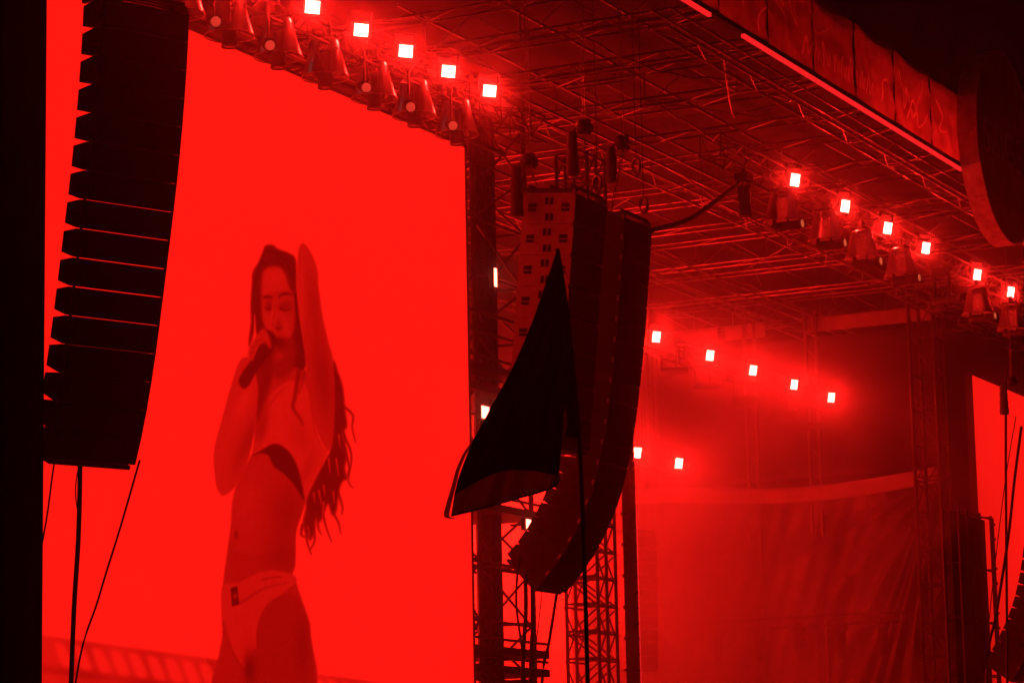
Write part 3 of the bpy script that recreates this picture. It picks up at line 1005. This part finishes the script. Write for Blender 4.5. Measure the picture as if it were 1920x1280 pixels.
# suspension beams that carry the outer array
ob = box_truss('outrigger_truss', (p0.x-2.2, p0.y+.9, 16.4), (p0.x+8.5, p0.y+5.2, 16.4), .4, .4, 'black outrigger truss from which the silhouetted line array hangs', 'truss', mt='dark_steel')
for i, (q, sz) in enumerate((((1120, 345), .34), ((1193, 312), .34), ((1207, 385), .34))):
    p = atY(q[0], q[1], 22.9)
    t = thing('shackle', p-Vector((0, 0, sz)), ['loose shackle on the front corner of the subwoofer column', 'hanging shackle above the gap between the two arrays', 'shackle on the top frame of the curling line array'][i], 'shackle')
    chain(t, p-Vector((0, 0, sz*.5)), p+Vector((0, 0, sz*.5)), sz)
    strut('sling', t, p+Vector((0, 0, sz*.5)), (p.x, p.y, 18.0), .008, M['dark_steel'])

# cables and ropes
def cable(pts, r, label, cat='cable', material='rubber', name='cable'):
    o = MB().tube(catmull(pts, 6), r, 7).build(name, M[material], None, True)
    return tag(o, label, cat)


B_top = Vector((50.9, 22.6, 13.4))
cable([atY(1222, 432, 22.5), atY(1290, 412, 22.8), atY(1345, 375, 23.2), atY(1388, 342, 23.6)], .05, 'thick black cable looping from the curling line array to the light truss')
oz = lambda x, y: atR(x, y, r0+.3)
cable([oz(150, 840), oz(150, 900), oz(147, 1010), oz(139, 1140), oz(133, 1290), oz(128, 1400), Vector((oz(120, 1500).x, oz(120, 1500).y, .05))], .033, 'thick dark cable hanging straight down from the silhouetted line array')
cable([oz(149, 868), oz(143, 900), oz(142, 930), oz(147, 965)], .008, 'thin loose wire loop beside the thick hanging cable', 'wire')
cable([oz(262, 862), oz(225, 990), oz(185, 1120), oz(140, 1290), Vector((oz(90, 1480).x, oz(90, 1480).y, .05))], .014, 'thin slanting guy rope under the front corner of the silhouetted array', 'rope', name='guy_rope')
cable([oz(104, 852), oz(97, 900), oz(90, 955), oz(60, 1180), Vector((oz(30, 1480).x, oz(30, 1480).y, .05))], .012, 'thin guy rope under the back corner of the silhouetted array', 'rope', name='guy_rope')
bz = lambda x, y: atY(x, y, 24.3)
for pts, r, lb in (([(1045, 1105), (1030, 1200), (1015, 1300), (1000, 1480)], .03, 'dark cable falling from the foot of the curling line array'),
                   ([(1017, 1106), (1006, 1200), (995, 1290), (985, 1480)], .01, 'thin rope falling from the foot of the curling line array'),
                   ([(998, 1095), (998, 1180), (995, 1280), (990, 1480)], .035, 'thick upright cable beside the foot of the curling array'),
                   ([(985, 1075), (986, 1150), (980, 1280), (975, 1480)], .04, 'dark crossing cable between scaffold mast and curling array'),
                   ([(975, 1040), (968, 1130), (985, 1290), (992, 1480)], .022, 'slanting cable between scaffold mast and curling array')):
    P = [bz(*q) for q in pts]
    P[-1].z = .05
    cable(P, r, lb)
rz_ = lambda x, y: atY(x, y, 22.9)
for pts, r, lb in (([(1886, 690), (1886, 900), (1888, 1170), (1889, 1300), (1890, 1500)], .035, 'dark upright cable in front of the plain red screen'),
                   ([(1915, 800), (1902, 900), (1890, 1010), (1868, 1150), (1850, 1260), (1836, 1500)], .04, 'thick bent cable slanting across the plain red screen'),
                   ([(1905, 780), (1885, 900), (1863, 1080), (1855, 1160)], .012, 'thin rope with hook slanting across the plain red screen')):
    P = [rz_(*q) for q in pts]
    if pts[-1][1] == 1500:
        P[-1].z = .05
    cable(P, r, lb)
for k, (x0_, y0_, y1_) in enumerate(((1200, 700, 1000), (1206, 690, 1000), (1219, 680, 1000))):
    a, b = atY(x0_, y0_, 34.6), atY(x0_+3+(k > 1)*3, y1_, 34.6)
    a.z = 18.0
    cable([a, a.lerp(b, .5)+Vector((.03, 0, 0)), b], .014, ['thin chain over the smoky speaker stack, back corner', 'thin wire over the smoky speaker stack, middle', 'thin chain over the smoky speaker stack, front corner'][k], 'chain', 'steel', 'hanging_chain')

# ------------------------------------------------------------------ blinders
_bl = {}


def blinder(p, w, h, label, group, tilt=14, rz=-25.0):
    key = (w, h)
    if key not in _bl:
        t = thing('blinder_light', (0, 0, 0), 'x', 'stage light')
        b = MB().box((-w-.025, .03, -h-.025), (w+.025, .2, h+.025))
        link('housing', b.mesh('housing', M['black_box']), t)
        link('lamp_panel', MB().box((-w, 0, -h), (w, .028, h)).mesh('lamp_panel', M['blinder']), t)
        rw = .03
        for a_, b_ in (((-w-rw, -.012, -h-rw), (-w-.002, .028, h+rw)), ((w+.002, -.012, -h-rw), (w+rw, .028, h+rw)), ((-w-.002, -.012, -h-rw), (w+.002, .028, -h-.002)), ((-w-.002, -.012, h+.002), (w+.002, .028, h+rw))):
            link('glow_edge', MB().box(a_, b_).mesh('glow_edge', M['glow_border']), t)  # painted glow round the lamp face
        link('yoke', MB().box((-w-.09, .08, -.03), (-w-.055, .13, h+.2)).box((w+.055, .08, -.03), (w+.09, .13, h+.2)).box((-w-.09, .08, h+.2), (w+.09, .13, h+.24)).mesh('yoke', M['dark_steel']), t)
        _bl[key] = t
        o = t
    else:
        o = copy_tree(_bl[key])
    o.location = p
    o.rotation_euler = (math.radians(tilt), 0, math.radians(rz))
    return tag(o, label, 'stage light', group)


lt = box_truss('lighting_truss', (33.0, 26.05, 15.95), (53.0, 26.05, 15.95), .5, .55, 'dark lighting truss along the top edge of the singer screen', 'truss', pitch=.7, mt='dark_steel')
pipe = thing('fixture_pipe', (42, 26.35, 15.62), 'black pipe running along the top edge of the singer screen', 'pipe')
strut('pipe', pipe, (33.0, 26.4, 15.6), (52.2, 26.4, 15.6), .06, M['black_box'])
for xx in (35, 39, 43, 47, 51):
    strut('pipe_hanger', pipe, (xx, 26.4, 15.6), (xx, 26.3, 15.97), .03, M['black_box'])
for i, xx in enumerate((49.84, 48.08, 46.35, 44.64, 42.88, 41.1, 39.35)):
    blinder((xx, 25.5, 16.33), .14, .115, 'lit square blinder above the singer screen, %s from the scaffold tower' % ORD[i], 'lit blinders above the singer screen', rz=-40)
fr_t = box_truss('lighting_truss', (57.6, 23.95, 16.35), (84.0, 23.95, 16.35), .5, .5, 'lighting truss with hooded lights under the front of the stage roof', 'truss', pitch=.7, mt='scaffold')
for i, q in enumerate(((1487, 338), (1580, 387), (1662, 428), (1736, 465), (1832, 515), (1900, 547))):
    p = atZ(q[0], q[1], 16.6)
    blinder((p.x, 23.6, p.z), .145, .145, 'lit square blinder on the front roof truss, %s from the curling line array' % ORD[i], 'lit blinders on the front roof truss')
bk_t = box_truss('lighting_truss', (64.0, 32.0, 14.7), (86.0, 32.0, 14.7), .5, .5, 'lighting truss deep in the stage smoke with small dark fixtures', 'truss', pitch=.7, mt='dark_steel')
for i, q in enumerate(((1225, 632), (1324, 667), (1404, 695), (1478, 722), (1548, 746))):
    p = atZ(q[0], q[1], 15.0)
    blinder((p.x, 31.6, p.z), .145, .145, 'lit square blinder on the truss deep in the smoke, %s from the curling array' % ORD[i], 'lit blinders deep in the smoke')
lw_t = box_truss('lighting_truss', (62.0, 33.3, 11.7), (77.2, 33.3, 11.7), .4, .4, 'lowest lighting truss, half hidden behind the curling line array', 'truss', pitch=.7, mt='dark_steel')
for i, q in enumerate(((1188, 849), (1265, 869))):
    p = atZ(q[0], q[1], 12.0)
    blinder((p.x, 32.9, p.z), .145, .145, 'lit square blinder on the lowest smoky truss, %s from the curling array' % ORD[i], 'lit blinders on the lowest truss')
for i in range(3):
    blinder((70.1-2.95*i, 32.9, 12.0), .145, .145, 'lit blinder of the lowest truss glowing behind the curling array, %s from its open end' % ORD[i+2], 'lit blinders on the lowest truss')


# ------------------------------------------------------------------ moving lights under clear rain hoods
def hood_profile(rb, rt_, hh):
    pr = [(rt_*.55, hh), (rt_*.9, hh-.01), (rt_, hh-.05)]
    for i in range(1, 11):
        s = i/10
        pr.append((rt_+(rb-rt_)*(s**1.35), (hh-.05)*(1-s)))
    return pr


def head_mesh(L, R):
    return [(R*.55, -.02), (R*.8, -.0), (R, .06), (R, L*.4), (R*.92, L*.5), (R*1.0, L*.6), (R*.98, L*.97), (R*.88, L)]


_ml = {}


def moving_light(p, kind, label, group, rz=0.0):
    """kind: hood_down (hood, head aiming down), hood_side (hood, head aiming sideways below it), bare_down, bare_side"""
    if kind not in _ml:
        t = thing('moving_light', (0, 0, 0), 'x', 'stage light')
        hood = kind.startswith('hood')
        base_z = .62
        link('base', MB().box((-.2, -.15, base_z), (.2, .15, base_z+.16)).mesh('base', M['black_box']), t)
        link('clamp', MB().box((-.05, -.04, base_z+.16), (.05, .04, base_z+.34)).mesh('clamp', M['dark_steel']), t)
        link('yoke', MB().box((-.24, -.07, .1), (-.19, .07, base_z)).box((.19, -.07, .1), (.24, .07, base_z)).box((-.24, -.07, base_z-.05), (.24, .07, base_z-.003)).mesh('yoke', M['black_box']), t)
        L, R = (.62, .14) if kind.endswith('down') else (.74, .115)
        mb = MB().lathe(head_mesh(L, R), 18, cap=True)
        ln = MB().lathe([(.001, .03), (R*.5, .025), (R*.86, .006)], 18)
        rg = MB().lathe([(R*.86, 0), (R*1.04, 0), (R*1.04, .03), (R*.86, .03)], 18)
        if kind.endswith('down'):
            f = lambda v: Vector((v.x, v.y, .45-v.z))
            g2 = lambda v: Vector((v.x, v.y, .45-L-.035+.03-v.z))
        else:
            f = lambda v: Vector((v.z-.25, v.x, -.10+v.y))
            g2 = lambda v: Vector((L-.25+.004+v.z, v.x, -.10+v.y))
        hd = link('head', mb.move(f).mesh('head', M['black_box'], True), t)
        link('lens_ring', rg.move(g2).mesh('lens_ring', M['dark_steel'], True), hd)
        link('lens', ln.move(g2).mesh('lens', M['lens' if kind == 'hood_side' else 'lens_off'], True), hd)
        if not kind.endswith('down'):
            link('yoke_arm', MB().box((-.24, -.06, -.12), (-.2, .06, .1)).mesh('yoke_arm', M['black_box']), t)
            link('yoke_arm', MB().box((.2, -.18, -.12), (.24, -.16, .1)).mesh('yoke_arm', M['black_box']), t)
        if hood:
            hm = MB().lathe(hood_profile(.44, .27, .72), 40)
            hd = link('rain_hood', hm.mesh('rain_hood', M['dome' if kind == 'hood_down' else 'dome_brightened'], True), t)
            link('hood_rim', MB().tube([(.44*math.cos(2*math.pi*i/40), .44*math.sin(2*math.pi*i/40), 0) for i in range(40)], .011, 5, True).mesh('hood_rim', M['dome_rim'], True), hd)
            for a in range(6):
                c = link('hood_clip', MB().box((-.02, -.012, -.02), (.02, .012, .02)).mesh('hood_clip', M['alu']), hd)
                c.location = (.3*math.cos(a*1.05+.3), .3*math.sin(a*1.05+.3), .5)
        _ml[kind] = t
        o = t
    else:
        o = copy_tree(_ml[kind])
    o.location = p
    o.rotation_euler = (0, 0, rz)
    return tag(o, label, 'stage light', group)


M['dome_rim'] = mat('dome_rim', (0.6, 0.58, 0.58), 0.25, 0.0, noise=0.05)
LX = (49.34, 47.57, 45.99, 44.16, 42.51, 40.88, 39.3, 37.7)
for i, xx in enumerate(LX):
    moving_light((xx, 26.0, 15.38), 'hood_down', 'dark moving light in a clear hood over the singer screen, %s from the scaffold tower' % ORD[i], 'hooded lights over the singer screen', rz=i*.7)
for i, xx in enumerate((48.46, 46.73, 45.02, 41.61, 39.85)):
    t = thing('par_can', (xx, 25.62, 15.33), 'small round spotlight with copper face among the hoods, %s from the scaffold tower' % ORD[i], 'stage light', 'round spotlights among the hoods')
    vd = (Vector((xx, 25.62, 15.33))-Vector((0, 0, 1.7))).normalized()
    vd = (vd+Vector((-.12, .12, .1))).normalized()
    R3 = vd.to_track_quat('Z', 'Y').to_matrix()
    for nm, mb, mt_ in (('can', MB().lathe([(.09, 0), (.115, 0), (.115, .3), (.08, .42)], 18), 'black_box'), ('lens', MB().lathe([(.001, -.01), (.06, -.006), (.098, .01)], 18), 'lens_copper')):
        mb.move(lambda v: R3 @ v)
        link(nm, mb.mesh(nm, M[mt_], True), t)
    link('can_yoke', MB().box((-.02, -.02, .1), (.02, .02, .7)).move(lambda v: v+vd*.2).mesh('can_yoke', M['dark_steel']), t)
RD = ((1468, 419), (1549, 455), (1617, 489), (1690, 520), (1834, 591), (1898, 620))
for i, q in enumerate(RD):
    p = atY(q[0], q[1], 23.3)
    moving_light((p.x, 23.3, p.z+.03), 'hood_side', 'moving light in a clear hood under the front roof truss, %s from the curling array' % ORD[i], 'hooded lights under the front roof truss', rz=-1.72)
p = atY(1401, 400, 23.7)
moving_light((p.x, 23.75, 15.42), 'bare_down', 'unhooded dark moving light at the end of the front roof truss', 'unhooded lights')
p = atY(1770, 560, 23.7)
moving_light((p.x, 23.75, 15.55), 'bare_side', 'unhooded moving light aimed sideways in the gap of the front roof truss', 'unhooded lights', rz=-1.72)
for i, q in enumerate(((1255, 690), (1318, 716), (1390, 742), (1462, 768), (1528, 792))):
    p = atY(q[0], q[1], 31.9)
    moving_light((p.x, 31.9, p.z), 'bare_side', 'dark moving light on the truss deep in the smoke, %s from the curling array' % ORD[i], 'dark lights deep in the smoke', rz=-1.3)
for i in range(5):
    moving_light((82.6, 29.2+i*1.35, 6.75), 'bare_down', 'dark light hanging from the low bar before the sagging cloth, %s from the boxed tower' % ORD[i], 'dark lights on the low bar')

# ------------------------------------------------------------------ draped tower close to the viewer's side
dr = thing('draped_tower', (19.2, 15.4, 0), 'tall tower wrapped in black cloth beside the silhouetted line array', 'tower')
e1, e0 = atR(86, 600, 25.0), atR(-160, 600, 25.0)
dv = Vector((e0.x-e1.x, e0.y-e1.y, 0)).normalized()
nv = Vector((e1.x, e1.y, 0)).normalized()
E1 = Vector((e1.x, e1.y, 0))
for k in range(4):
    MB().grid(lambda u, v: E1+dv*(.04+.36*(k+u)*.99)+Vector((0, 0, 13.5*v))-nv*(.03*abs(math.sin(u*math.pi))+.012*math.sin(u*14+v*6)), 10, 24).build('black_drape', M['cloth_black'], dr, True)
MB().grid(lambda u, v: E1+dv*.03+nv*(1.4*u)+Vector((0, 0, 13.5*v)), 4, 12).build('black_drape', M['cloth_black'], dr, True)
for a, b in ((.06, .08), (1.42, .08), (.06, 1.4), (1.42, 1.4)):
    strut('leg', dr, E1+dv*a+nv*b, E1+dv*a+nv*b+Vector((0, 0, 13.6)), .05, M['dark_steel'])

# ------------------------------------------------------------------ flag on a pole
FR = 15.0
fz = lambda x, y, d=0.0: atR(x, y, FR+d)
fl = thing('flag', (fz(1102, 1280).x, fz(1102, 1280).y, 0), 'black flag with orange edge drooping from a thin bent pole', 'flag')
pole = [Vector((fz(1104, 1400).x, fz(1104, 1400).y, 0)), fz(1102, 1280), fz(1097, 1100), fz(1092, 950), fz(1086, 820), fz(1075, 690), fz(1060, 560), fz(1045, 466)]
MB().tube(catmull(pole, 6), [.014]*37+[.011]*6, 8).build('pole', M['rubber'], fl, True) if False else MB().tube(catmull(pole, 6), .0115, 8).build('pole', M['rubber'], fl, True)


def interp2(pts, t):
    ys = [p[1] for p in pts]
    return float(np.interp(t, ys, [p[0] for p in pts]))


Ledge = [(1043, 472), (1030, 512), (1016, 552), (1000, 598), (983, 640), (963, 685), (942, 725), (921, 762), (902, 798), (884, 830), (868, 872), (858, 900), (852, 928)]
Redge = [(1047, 472), (1056, 520), (1064, 570), (1070, 620), (1073, 660), (1068, 700), (1060, 740), (1056, 790), (1054, 830), (1051, 862), (1049, 880), (1046, 888), (1043, 892)]


def flag_main(u, v):
    t = v*(len(Ledge)-1)
    i = min(int(t), len(Ledge)-2)
    s = t-i
    a = (Ledge[i][0]*(1-s)+Ledge[i+1][0]*s, Ledge[i][1]*(1-s)+Ledge[i+1][1]*s)
    b = (Redge[i][0]*(1-s)+Redge[i+1][0]*s, Redge[i][1]*(1-s)+Redge[i+1][1]*s)
    x = a[0]*(1-u)+b[0]*u
    y = a[1]*(1-u)+b[1]*u + (-34*math.sin(math.pi*u)*max(0, v-.85)/.15*.8)
    return fz(x, y, .10*v*math.sin(u*8+v*3)+.04*v*math.sin(u*19))


MB().grid(flag_main, 30, 44).build('cloth', M['flag'], fl, True)
# right part of the cloth along the pole, doubled back
MB().grid(lambda u, v: fz((1068-10*v+4*math.sin(v*9))*(1-u)+(1073+16*v)*u, 655+165*v+(u-.5)*4, .05+.04*math.sin(u*5+v*4)), 8, 16).build('cloth_fold', M['flag'], fl, True)
# underside of the lower fold, thin enough to glow
top_e = [(853, 926), (880, 910), (910, 895), (940, 884), (970, 876), (1000, 871), (1025, 873), (1042, 888), (1047, 880)]
bot_e = [(846, 966), (880, 958), (915, 949), (945, 941), (975, 932), (1005, 924), (1030, 916), (1044, 908), (1050, 896)]


def fold(u, v):
    t = u*(len(top_e)-1)
    i = min(int(t), len(top_e)-2)
    s = t-i
    a = (top_e[i][0]*(1-s)+top_e[i+1][0]*s, top_e[i][1]*(1-s)+top_e[i+1][1]*s)
    b = (bot_e[i][0]*(1-s)+bot_e[i+1][0]*s, bot_e[i][1]*(1-s)+bot_e[i+1][1]*s)
    return fz(a[0]*(1-v)+b[0]*v, a[1]*(1-v)-6*(1-v)+b[1]*v, .2+.05*math.sin(u*11)+.03*math.sin(u*23+v*3))


MB().grid(fold, 40, 8).build('lower_fold', M['flag_thin'], fl, True)
MB().tube([fz(x, y, .19) for x, y in bot_e], .006, 6).build('hem', M['flag'], fl, True)
tl_ = [(884, 828), (868, 850), (855, 880), (847, 910), (838, 940), (832, 962), (834, 970), (843, 969)]
MB().grid(lambda u, v: fz(np.interp(v*7, range(8), [p[0] for p in tl_])+u*(4+8*v), np.interp(v*7, range(8), [p[1] for p in tl_])+2*u, .22+.03*math.sin(v*6)), 4, 24).build('orange_edge', M['flag_trim_thin'], fl, True)

# ------------------------------------------------------------------ smoke in the stage and haze over the site
sm = MB().box((57.5, 25.5, 1.7), (85.2, 40.4, 17.0)).build('stage_smoke', M['deck'])
tag(sm, 'red lit smoke drifting inside the stage', 'smoke', kind='stuff')
m = bpy.data.materials.new('stage_smoke')
m.use_nodes = True
n, l = m.node_tree.nodes, m.node_tree.links
n.remove(n["Principled BSDF"])
pv = n.new("ShaderNodeVolumePrincipled")
pv.inputs["Color"].default_value = (.95, .9, .9, 1)
pv.inputs["Anisotropy"].default_value = 0.45
tc = n.new("ShaderNodeTexCoord")
nz = n.new("ShaderNodeTexNoise")
nz.inputs["Scale"].default_value = 0.22
nz.inputs["Detail"].default_value = 2.5
nz.inputs["Distortion"].default_value = 0.6
l.new(tc.outputs["Object"], nz.inputs["Vector"])
mr = n.new("ShaderNodeMapRange")
mr.inputs["From Min"].default_value = 0.43
mr.inputs["From Max"].default_value = 0.61
mr.inputs["To Min"].default_value = 0.06*SMOKE
mr.inputs["To Max"].default_value = 1.9*SMOKE
l.new(nz.outputs["Fac"], mr.inputs["Value"])
# thinner towards the roof: smoke hangs low
sx = n.new("ShaderNodeSeparateXYZ")
l.new(tc.outputs["Object"], sx.inputs[0])
mz = n.new("ShaderNodeMapRange")
mz.inputs["From Min"].default_value = 4.5
mz.inputs["From Max"].default_value = 14.0
mz.inputs["To Min"].default_value = 1.6
mz.inputs["To Max"].default_value = 0.07
l.new(sx.outputs["Z"], mz.inputs["Value"])
mu = n.new("ShaderNodeMath")
mu.operation = 'MULTIPLY'
l.new(mr.outputs[0], mu.inputs[0])
l.new(mz.outputs[0], mu.inputs[1])
l.new(mu.outputs[0], pv.inputs["Density"])
l.new(pv.outputs[0], n["Material Output"].inputs["Volume"])
m.cycles.volume_step_rate = 2.0
sm.data.materials.clear()
sm.data.materials.append(m)

fg_o = MB().box((34.0, 21.7, 1.65), (85.3, 40.45, 17.85)).build('halo_fog', M['deck'])  # volume added only to put halos round the lamps
tag(fg_o, 'fine fog added round the stage lamps to make each of them glow', 'fog', kind='stuff')
m = bpy.data.materials.new('halo_fog')
m.use_nodes = True
n, l = m.node_tree.nodes, m.node_tree.links
n.remove(n["Principled BSDF"])
pv = n.new("ShaderNodeVolumePrincipled")
pv.inputs["Color"].default_value = (1, .98, .98, 1)
pv.inputs["Density"].default_value = 0.011
pv.inputs["Anisotropy"].default_value = 0.95
l.new(pv.outputs[0], n["Material Output"].inputs["Volume"])
fg_o.data.materials.clear()
fg_o.data.materials.append(m)

hz = MB().box((-155, -155, -1.1), (255, 255, 22.5)).build('haze', M['deck'])
tag(hz, 'thin night haze over the whole festival site', 'haze', kind='stuff')
m = bpy.data.materials.new('haze')
m.use_nodes = True
n, l = m.node_tree.nodes, m.node_tree.links
n.remove(n["Principled BSDF"])
pv = n.new("ShaderNodeVolumePrincipled")
pv.inputs["Color"].default_value = (.95, .92, .92, 1)
pv.inputs["Density"].default_value = HAZE
pv.inputs["Anisotropy"].default_value = 0.92
l.new(pv.outputs[0], n["Material Output"].inputs["Volume"])
hz.data.materials.clear()
hz.data.materials.append(m)
